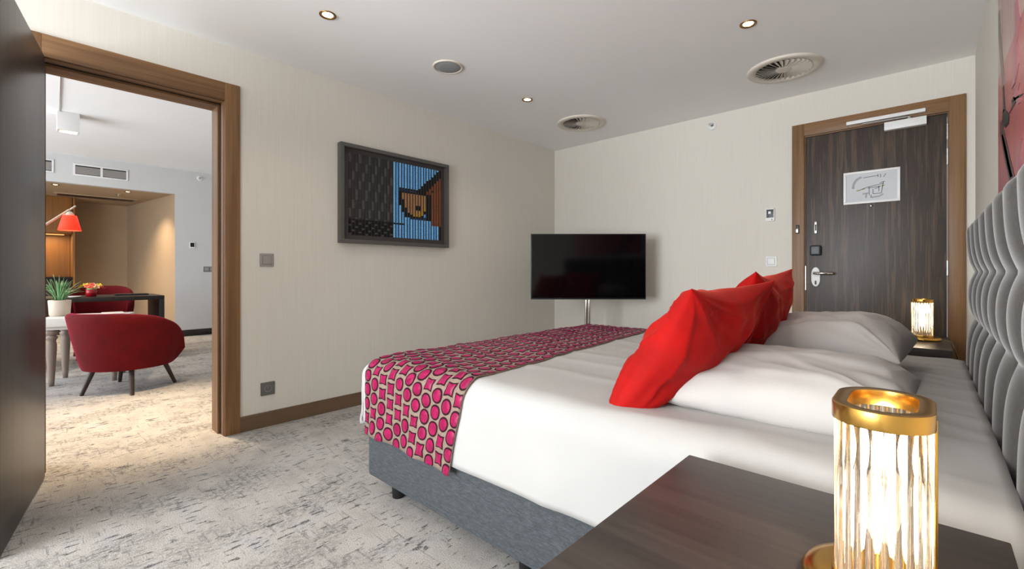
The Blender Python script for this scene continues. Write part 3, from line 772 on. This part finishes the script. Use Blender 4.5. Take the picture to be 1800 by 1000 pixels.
def lamp(loc, label, power, rodn=34):
    t = thing('table_lamp', loc, label, 'lamp', 0, 'brass and glass rod lamps')
    MB().lathe([(0, .022), (.070, .022), (.082, .019), (.088, .011), (.086, .003), (.080, 0), (0, 0)], 48).build('base', 'brass', t, smooth=True)
    rx, ry = .050, .076
    def band(name, z0, z1, mat='brass', rin=.016):
        a = stadium(rx, ry, 64); b = stadium(rx-rin, ry-rin, 64); n = len(a)
        m = MB(); m.add([(x, y, z0) for x, y in a]+[(x, y, z1) for x, y in a]+[(x, y, z1) for x, y in b]+[(x, y, z0) for x, y in b],
                        [(k*n+i, k*n+(i+1) % n, ((k+1) % 4)*n+(i+1) % n, ((k+1) % 4)*n+i) for k in range(4) for i in range(n)])
        return m.build(name, mat, t, bevel=.0012)
    band('lower_band', .020, .036); band('top_band', .228, .249)
    # glass rods standing round the oval
    per = []; big_ = stadium(rx-.0075, ry-.0075, 400)
    d = [0]
    for i in range(1, 401): a, b = big_[i-1], big_[i % 400]; d.append(d[-1]+math.hypot(b[0]-a[0], b[1]-a[1]))
    me = MB().cyl(0, 0, .035, .229, .0052, 12).mesh('glass_rod', 'rod_glass')
    for p in me.polygons: p.use_smooth = len(p.vertices) == 4
    for k in range(rodn):
        s_ = d[-1]*k/rodn; i = next(j for j in range(401) if d[j] >= s_)
        x, y = big_[i % 400]; o = link('glass_rod', me, t, (x, y, 0))
    for y in (-.03, .03):
        MB().cyl(0, y, .022, .085, .011, 16).build('bulb_holder', 'brass', t, bevel=.002)
        MB().lathe([(0, .085), (.010, .086), (.017, .104), (.020, .125), (.016, .145), (.008, .156), (0, .158)], 20, Matrix.Translation((0, y, 0))).build('bulb', 'bulb_glow', t, smooth=True)
    MB().box(.047, .051, -.004, .004, .03, .235).build('post', 'brass', t, bevel=.001)
    MB().box(-.051, -.047, -.004, .004, .03, .235).build('post', 'brass', t, bevel=.001)
    l = bpy.data.lights.new('lamp_glow', 'POINT'); l.energy = power; l.color = (1, .84, .62); l.shadow_soft_size = .03
    o = bpy.data.objects.new('lamp_glow', l); COL.objects.link(o); o.parent = t; o.location = (0, 0, .175)
    return t
lamp((-.043, .742, .61), 'large brass oval lamp with lit glass rods in the foreground', 2.8)
fl = lamp((-.030, 3.70, .61), 'small-looking lit brass lamp on far nightstand by entrance door', 2.2)
tag(MB().tube([(.048, 3.72, .622), (.075, 3.70, .618), (.098, 3.66, .612), (.112, 3.58, .57), (.125, 3.50, .50), (.135, 3.44, .30), (.14, 3.40, .01)], .0032, 6).build('power_cord', 'cable_black', smooth=True),
    'thin black cord trailing from the far lamp behind the headboard', 'cord')

# ------------------------------------------------------------------ television on its pole stand
tv = thing('television', (-2.333, 3.565, 0), 'black flat television on a chrome floor pole in corner', 'television', YAW)
TW, Z0, Z1 = .535, .768, 1.378
MB().box(-TW, TW, -.018, .018, Z0, Z1).build('case', 'tv_case', tv, bevel=.004)
MB().box(-TW+.008, TW-.008, -.0195, -.0175, Z0+.013, Z1-.008).build('screen', 'screen_glass', tv)
MB().box(-.30, .30, .018, .05, Z0+.06, Z0+.42).build('back_housing', 'black_plastic', tv, bevel=.01)
MB().box(-.025, .025, -.0185, .0, Z0-.004, Z0+.003).build('badge', 'steel', tv)
for x in (-.014, .014): MB().cyl(x, .025, .015, Z0+.30, .0125, 18).build('pole', 'chrome', tv)
MB().box(-.26, .26, -.19, .24, 0, .015).build('base_plate', 'black_metal', tv, bevel=.004)

# ------------------------------------------------------------------ living room things
def tub_chair(name, loc, rotz, label, cat, R, zb, zt, zf, seat_z, mat, legs, legmat, wrap=122, taper=.76, th=.075, group=None):
    # faces +y before turning; back at -y
    t = thing(name, loc, label, cat, rotz, group)
    m = MB(); NA = 44; A = math.radians(wrap)
    secs = []
    for i in range(NA+1):
        f = -A+2*A*i/NA; af = abs(f)
        k = min(1, max(0, (af-math.radians(48))/(A-math.radians(48)))); k = k*k*(3-2*k)
        k = min(1, max(0, (af-math.radians(25))/(A-math.radians(25)))); ht = zf+(zt-zf)*(1-k**2.3)**.5
        d = Vector((math.sin(f), -math.cos(f)))
        pr_ = []
        for j in range(9):
            s_ = j/8; z = zb+(ht-.03-zb)*s_; r = R*(taper+(1-taper)*s_**.8); pr_.append((r, z))
        rt = R; pr_ += [(rt-.010, ht-.010), (rt-th*.5, ht), (rt-th+.010, ht-.012)]
        for j in range(5):
            s_ = 1-j/4; zl = min(seat_z-.10, ht-.06); z = zl+(ht-.035-zl)*s_; r = R*(taper+(1-taper)*max(0, min(1, (z-zb)/(ht-zb)))**.8)-th; pr_.append((r, z))
        pr_.append((R*taper-th, zb+.01))
        secs.append([(d.x*r, d.y*r, z) for r, z in pr_])
    k = len(secs[0]); vs = [p for s_ in secs for p in s_]
    fs = [(i*k+j, (i+1)*k+j, (i+1)*k+(j+1) % k, i*k+(j+1) % k) for i in range(NA) for j in range(k)]
    fs += [tuple(range(k)), tuple(range((NA+1)*k-1, NA*k-1, -1))]
    m.add(vs, fs); o = m.build('shell', mat, t); sharp(o, 55)
    # seat cushion
    n = 40; r0 = R-th-.015
    pts = []
    for i in range(n):
        a = 2*PI*i/n; x = math.cos(a); y = math.sin(a); e = 3.2
        rr = 1/((abs(x)**e+abs(y)**e)**(1/e)); yy = y*rr*r0*(1.12 if y > 0 else .86); pts.append((x*rr*r0*.93, yy))
    c = MB(); lv = [(.86, zb+.015), (.97, zb+.05), (1, seat_z-.07), (1, seat_z-.03), (.95, seat_z-.006), (.6, seat_z+.01), (.02, seat_z+.015)]
    c.add([(p[0]*s_, p[1]*s_, z) for s_, z in lv for p in pts], [(a*n+i, a*n+(i+1) % n, (a+1)*n+(i+1) % n, (a+1)*n+i) for a in range(len(lv)-1) for i in range(n)]+[tuple(range(n-1, -1, -1)), tuple((len(lv)-1)*n+i for i in range(n))])
    c.build('seat', mat, t, smooth=True)
    for (tx, ty, bx, by) in legs:
        MB().tube([(tx, ty, zb+.03), (bx, by, 0)], [.021, .014], 14).build('leg', legmat, t)
    return t
fwd = math.atan2(.80, -.60)-PI/2
ch_c = Vector((-5.18, .625))
lg = []
for wx, wy in ((-5.135, .315), (-4.85, .605), (-5.125, .945), (-5.53, .60)):
    v = Matrix.Rotation(-fwd, 2) @ (Vector((wx, wy))-ch_c); lg.append((v.x*.72, v.y*.72, v.x, v.y))
tub_chair('armchair', (ch_c.x, ch_c.y, 0), fwd, 'low red velvet tub armchair with splayed dark legs seen from behind', 'armchair', .405, .205, .685, .36, .43, 'chair_velvet', lg, 'leg_dark')
tub_chair('dining_chair', (-7.42, .63, 0), -PI/2, 'red upholstered tub chair behind the black dining table', 'chair', .315, .30, .85, .62, .47, 'chair_velvet',
          [(.18, .17, .22, .22), (-.18, .17, -.22, .22), (.18, -.15, .22, -.2), (-.18, -.15, -.22, -.2)], 'leg_dark', 105, .84, .06)
# whitewashed side table with turned legs
st = thing('side_table', (-5.89, .42, 0), 'square whitewashed side table on turned legs behind the armchair', 'table', math.radians(-16))
MB().box(-.27, .27, -.29, .29, .535, .61).build('top', 'whitewash', st, bevel=.006)
MB().box(-.24, .24, -.26, .26, .505, .535).build('apron', 'whitewash', st, bevel=.004)
for x in (-.19, .19):
    for y in (-.215, .215):
        MB().lathe([(.0, .505), (.034, .505), (.034, .50), (.046, .49), (.048, .475), (.036, .458), (.028, .452), (.04, .445), (.042, .43), (.032, .415), (.030, .40), (.036, .37), (.034, .30), (.022, .06), (.018, .0), (0, 0)], 20, Matrix.Translation((x, y, 0))).build('leg', 'greywash', st, smooth=True)
# potted grass
pp = thing('potted_plant', (-6.0, .222, .61), 'spiky green plant in cream pot on the whitewashed table', 'plant')
MB().lathe([(0, 0), (.062, 0), (.072, .01), (.080, .145), (.076, .15), (.070, .145), (.066, .12), (0, .12)], 28).build('pot', 'pot_cream', pp, smooth=True)
MB().lathe([(0, .135), (.04, .133), (.069, .128)], 20).build('soil', 'leg_dark', pp, smooth=True)
rnd = random.Random(12)
for i in range(46):
    a = rnd.uniform(0, 2*PI); ln = rnd.uniform(.16, .30); sp_ = rnd.uniform(.03, .20); m = MB(); vs = []
    d = Vector((math.cos(a), math.sin(a), 0)); s0 = Vector((-d.y, d.x, 0)); x0 = d*rnd.uniform(0, .045)+Vector((0, 0, .13))
    for k in range(6):
        f = k/5; p = x0+d*(sp_*f**1.5)+Vector((0, 0, ln*(f-.35*f*f*sp_/.12))); wv = .009*(1-f)**.6*(.5+f) + .0006
        vs += [p-s0*wv, p+Vector((0, 0, -.002))+d*.001, p+s0*wv]
    m.add(vs, [(3*k+j, 3*k+j+1, 3*k+j+4, 3*k+j+3) for k in range(5) for j in range(2)]); o = m.build('leaf', 'leaf_green', pp, smooth=True)
    md = o.modifiers.new('solid', 'SOLIDIFY'); md.thickness = .0015
tag(MB().box(-.11, .11, -.08, .08, 0, .008).build('magazine', 'paper', bevel=.001), 'pale magazine lying on the side table behind the armchair', 'magazine').location = (-5.98, .60, .61)
# dining table
dt = thing('dining_table', (-6.93, .25, 0), 'long black panel-leg dining table in the living room', 'table')
MB().box(-.36, .36, -.86, .86, .705, .75).build('top', 'wenge_dark', dt, bevel=.003)
for y in (-.86, .81): MB().box(-.36, .36, y, y+.05, 0, .705).build('leg_panel', 'black_metal', dt, bevel=.003)
fp = thing('flower_pot', (-6.84, .50, .75), 'small dark red pot of yellow and coral flowers on dining table', 'flowers')
MB().lathe([(0, 0), (.045, 0), (.048, .075), (.044, .078), (.042, .06), (0, .06)], 24).build('pot', 'pot_red', fp, smooth=True)
rnd = random.Random(4)
fm = {}
for c in ('flower_yellow', 'flower_coral', 'flower_pale'):
    m = MB()
    for k in range(5):
        a = 2*PI*k/5; R_ = Matrix.Rotation(a, 4, 'Z')
        m.add([(0, 0, 0), (.018, -.012, .008), (.032, 0, .010), (.018, .012, .008), (.016, 0, .013)], [(0, 1, 4), (1, 2, 4), (2, 3, 4), (3, 0, 4), (0, 3, 2, 1)], R_)
    fm[c] = m.mesh('blossom', c)
for i in range(15):
    a = 2*PI*i/15*2.4; r = .012+.065*((i+.5)/15)**.6
    c = 'flower_coral' if i % 3 == 0 else ('flower_yellow' if (math.sin(a) < -.2 or i % 4 == 0) else ('flower_pale' if i % 2 else 'flower_coral'))
    o = link('blossom', fm[c], fp, (r*math.cos(a), r*math.sin(a)*1.15, .095+.05*(1-r/.08)+rnd.uniform(-.012, .016))); o.rotation_euler = (-math.sin(a)*.7, math.cos(a)*.7+.4, rnd.uniform(0, 6))
MB().lathe([(0, .105), (.03, .10), (.042, .085), (.04, .062), (0, .06)], 16).build('foliage', 'leaf_green', fp, smooth=True)
tag(MB().box(-.10, .10, -.15, .15, 0, .016).build('folder', 'black_plastic', bevel=.003), 'flat black folder lying on the dining table near its end', 'folder').location = (-6.98, .86, .75)
dsh = MB().lathe([(0, .004), (.03, .004), (.055, .014), (.057, .012), (.032, 0), (0, 0)], 24).build('dish', 'paper', smooth=True); dsh.location = (-6.72, .36, .75)
tag(dsh, 'small pale dish beside the red flower pot', 'dish')
# floor lamp with a slanting arm
LX = -5.95
la = thing('floor_lamp', (LX, -.50, 0), 'slender floor lamp with slanting arm and small red shade', 'lamp')
tip = on(0, LX, 133, 362)-Vector((LX, -.5, 0)); hang = on(0, LX, 122, 369)-Vector((LX, -.5, 0)); shc = on(0, LX, 122.5, 392)-Vector((LX, -.5, 0))
slope = (tip.z-hang.z)/(tip.y-hang.y)
low = on(0, LX, 80, 395)-Vector((LX, -.5, 0)); sl = (hang.z-low.z)/(hang.y-low.y)
p0 = Vector((0, 0, hang.z-sl*hang.y))
MB().tube([p0, hang], .011, 10).build('arm', 'pot_cream', la, smooth=True)
MB().tube([hang, tip], .007, 8).build('arm_tip', 'pot_cream', la, smooth=True)
MB().tube([(0, 0, .02), (0, 0, p0.z+.02)], .012, 12).build('pole', 'steel', la, smooth=True)
MB().lathe([(0, .022), (.13, .02), (.135, .012), (.135, 0), (0, 0)], 32).build('base', 'steel', la, smooth=True)
MB().tube([hang, (hang.x, hang.y, shc.z+.085)], .004, 8).build('drop_rod', 'steel', la)
MB().lathe([(.0, .11), (.014, .108), (.030, .085), (.032, .066), (0, .066)], 20, Matrix.Translation(shc)).build('holder', 'pot_cream', la, smooth=True)
MB().lathe([(.045, .070), (.050, .070), (.083, -.070), (.081, -.070)], 28, Matrix.Translation(shc)).build('shade', 'lamp_red', la, smooth=True)
l = bpy.data.lights.new('shade_glow', 'POINT'); l.energy = 1.5; l.color = (1, .7, .5); l.shadow_soft_size = .03
o = bpy.data.objects.new('shade_glow', l); COL.objects.link(o); o.parent = la; o.location = shc+Vector((0, 0, -.02))
# surface cube light
cb = thing('ceiling_cube_light', (-6.47, .30, HL), 'white cube spotlight fixed under living room ceiling', 'ceiling light')
m = MB(); s_ = .082; s2 = .068
m.add([(x*s_, y*s_, 0) for x, y in ((-1,-1),(1,-1),(1,1),(-1,1))]+[(x*s_, y*s_, -.185) for x, y in ((-1,-1),(1,-1),(1,1),(-1,1))]+[(x*s2, y*s2, -.185) for x, y in ((-1,-1),(1,-1),(1,1),(-1,1))]+[(x*s2, y*s2, -.12) for x, y in ((-1,-1),(1,-1),(1,1),(-1,1))],
      [(0,1,2,3)]+[(k*4+i, k*4+(i+1) % 4, (k+1)*4+(i+1) % 4, (k+1)*4+i) for k in range(3) for i in range(4)]+[(12, 13, 14, 15)])
m.build('housing', 'white_plastic', cb, bevel=.0015)
MB().cyl(0, 0, -.150, -.121, .050, 24).build('reflector', 'black_plastic', cb)
MB().cyl(0, 0, -.154, -.150, .040, 24).build('lens', 'lens_glow', cb)
l = bpy.data.lights.new('cube_beam', 'SPOT'); l.energy = 60; l.color = (1, .80, .58); l.spot_size = math.radians(80); l.spot_blend = .7; l.shadow_soft_size = .04
o = bpy.data.objects.new('cube_beam', l); COL.objects.link(o); o.parent = cb; o.location = (0, 0, -.165)
tag(MB().tube([(-4.2, .17, HL-.006), (-6.39, .235, HL-.006)], .005, 6).build('ceiling_cable', 'steel'), 'thin grey cable running along living room ceiling to cube light', 'cable')
# living room downlights: one by the doorway, two in the niche
downlight((-4.00, .55, HL), 'recessed warm light in living room ceiling just inside doorway', 'living room downlights', 420, size=56, tint=(1, .72, .42))
for p, lb in (((-9.0, .29, NZ), 'left recessed light in the kitchen niche ceiling'), ((-9.0, 1.07, NZ), 'right recessed light in kitchen niche near the tan wall')):
    downlight(p, lb, 'niche downlights', 90, size=120, tint=(1, .76, .5))
# air grilles on the bulkhead
def grille(y0, y1, z0, z1, label, halves):
    g = thing('air_grille', (XW, (y0+y1)/2, z0), label, 'grille', 0, 'bulkhead air grilles'); hy_ = (y1-y0)/2; hz = z1-z0
    for a in ((-hy_, hy_, 0, .02), (-hy_, hy_, hz-.02, hz)): MB().box(0, .012, *a).build('frame_rail', 'white_plastic', g, bevel=.002)
    for a in ((-hy_, -hy_+.02), (hy_-.02, hy_)): MB().box(0, .012, a[0], a[1], .02, hz-.02).build('frame_rail', 'white_plastic', g, bevel=.002)
    if halves: MB().box(0, .012, -.012, .012, .02, hz-.02).build('mullion', 'white_plastic', g)
    MB().box(0, .002, -hy_+.02, hy_-.02, .02, hz-.02).build('backing', 'vent_dark', g)
    segs = ((-hy_+.022, -.013), (.013, hy_-.022)) if halves else ((-hy_+.022, hy_-.022),)
    for a, b in segs:
        for k in range(4):
            zc = .035+(hz-.07)*(k+.5)/4
            MB().add([(.002, a, zc-.016), (.009, a, zc+.010), (.011, a, zc+.008), (.004, a, zc-.018), (.002, b, zc-.016), (.009, b, zc+.010), (.011, b, zc+.008), (.004, b, zc-.018)],
                     [(0,1,2,3),(7,6,5,4),(0,4,5,1),(1,5,6,2),(2,6,7,3),(3,7,4,0)]).build('slat', 'grille_grey', g)
grille(.455, 1.035, 2.365, 2.53, 'wide white air grille with two slatted halves above niche', True)
grille(-.25, .265, 2.365, 2.545, 'grey air grille half hidden by the open door leaf', False)
sprinkler((XW, 1.93, 2.545), PI/2, 'small round sprinkler high on the far living room wall')
t = thing('thermostat', (XW, 1.825, 1.455), 'small white thermostat with dark screen on living room wall', 'thermostat', PI/2)
MB().box(-.036, .036, -.016, 0, -.05, .05).build('case', 'white_plastic', t, bevel=.004); MB().box(-.026, .026, -.018, -.015, -.028, .038).build('display', 'black_plastic', t)
t = thing('light_switch', (XW, 2.06, 1.07), 'grey double switch on far living room wall by door frame', 'switch', PI/2)
MB().box(-.08, .08, -.01, 0, -.042, .042).build('plate', 'grey_dark', t, bevel=.003)
for x in (-.038, .038): MB().box(x-.03, x+.03, -.014, -.009, -.03, .03).build('rocker', 'grey_plastic', t, bevel=.002)
# niche: ceiling slot and sprinkler
sl_ = thing('ceiling_slot', (-10.0, .80, NZ), 'long dark air slot in the kitchen niche ceiling', 'air slot')
MB().box(-.16, .16, -.50, .50, -.012, 0).build('frame', 'niche_paint', sl_, bevel=.003); MB().box(-.12, .12, -.46, .46, -.016, -.010).build('opening', 'leg_dark', sl_)
sp_ = thing('sprinkler', (-9.35, 1.0, NZ), 'small pendent sprinkler in the kitchen niche ceiling', 'sprinkler')
MB().lathe([(.035, 0), (.03, -.008), (.01, -.012), (.008, -.03), (.02, -.034), (0, -.036)], 16).build('head', 'steel', sp_, smooth=True)
# kitchen units
kc = thing('wall_cabinet', (-10.68, .035, 1.66), 'dark-topped wooden kitchen wall cabinet in the niche', 'cabinet')
MB().box(-.32, .30, -.995, .495, 0, .588).build('body', 'cab_wood', kc)
for k in range(3): MB().box(.30, .32, -.993+k*.497, -.993+k*.497+.49, .004, .584).build('door', 'cab_wood', kc, bevel=.002)
bs = tag(MB().box(-10.998, -10.97, -.96, .53, .945, 1.66).build('backsplash', 'cab_wood'), 'warm wooden splashback panel glowing above the kitchen counter', 'panel')
kp = tag(MB().box(-10.99, -10.34, .535, .56, 0, NZ).build('cabinet_side_panel', 'cab_wood'), 'tall wooden end panel of the kitchen units', 'panel')
tag(MB().box(-10.98, -10.32, -.96, .53, .90, .942).build('kitchen_counter', 'counter_black', bevel=.003), 'black kitchen worktop in the niche', 'worktop')
bc = thing('base_cabinet', (-10.67, .035, 0), 'dark wooden kitchen base cabinet under the black worktop', 'cabinet')
MB().box(-.31, .29, -.993, .493, .08, .898).build('body', 'wenge_dark', bc)
MB().box(-.31, .24, -.99, .49, 0, .08).build('plinth', 'black_plastic', bc)
for k in range(3): MB().box(.29, .31, -.991+k*.496, -.991+k*.496+.488, .09, .89).build('door', 'leg_dark', bc, bevel=.002)
us = thing('under_cabinet_light', (-10.75, 0, 1.658), 'warm strip light under the kitchen wall cabinet', 'light')
MB().box(-.02, .02, -.85, .45, -.012, 0).build('strip', 'strip_glow', us)
area('strip_beam', (-10.75, -.2, 1.64), (0, 0, 0), .06, 1.2, 12, (1, .72, .42)).parent = None
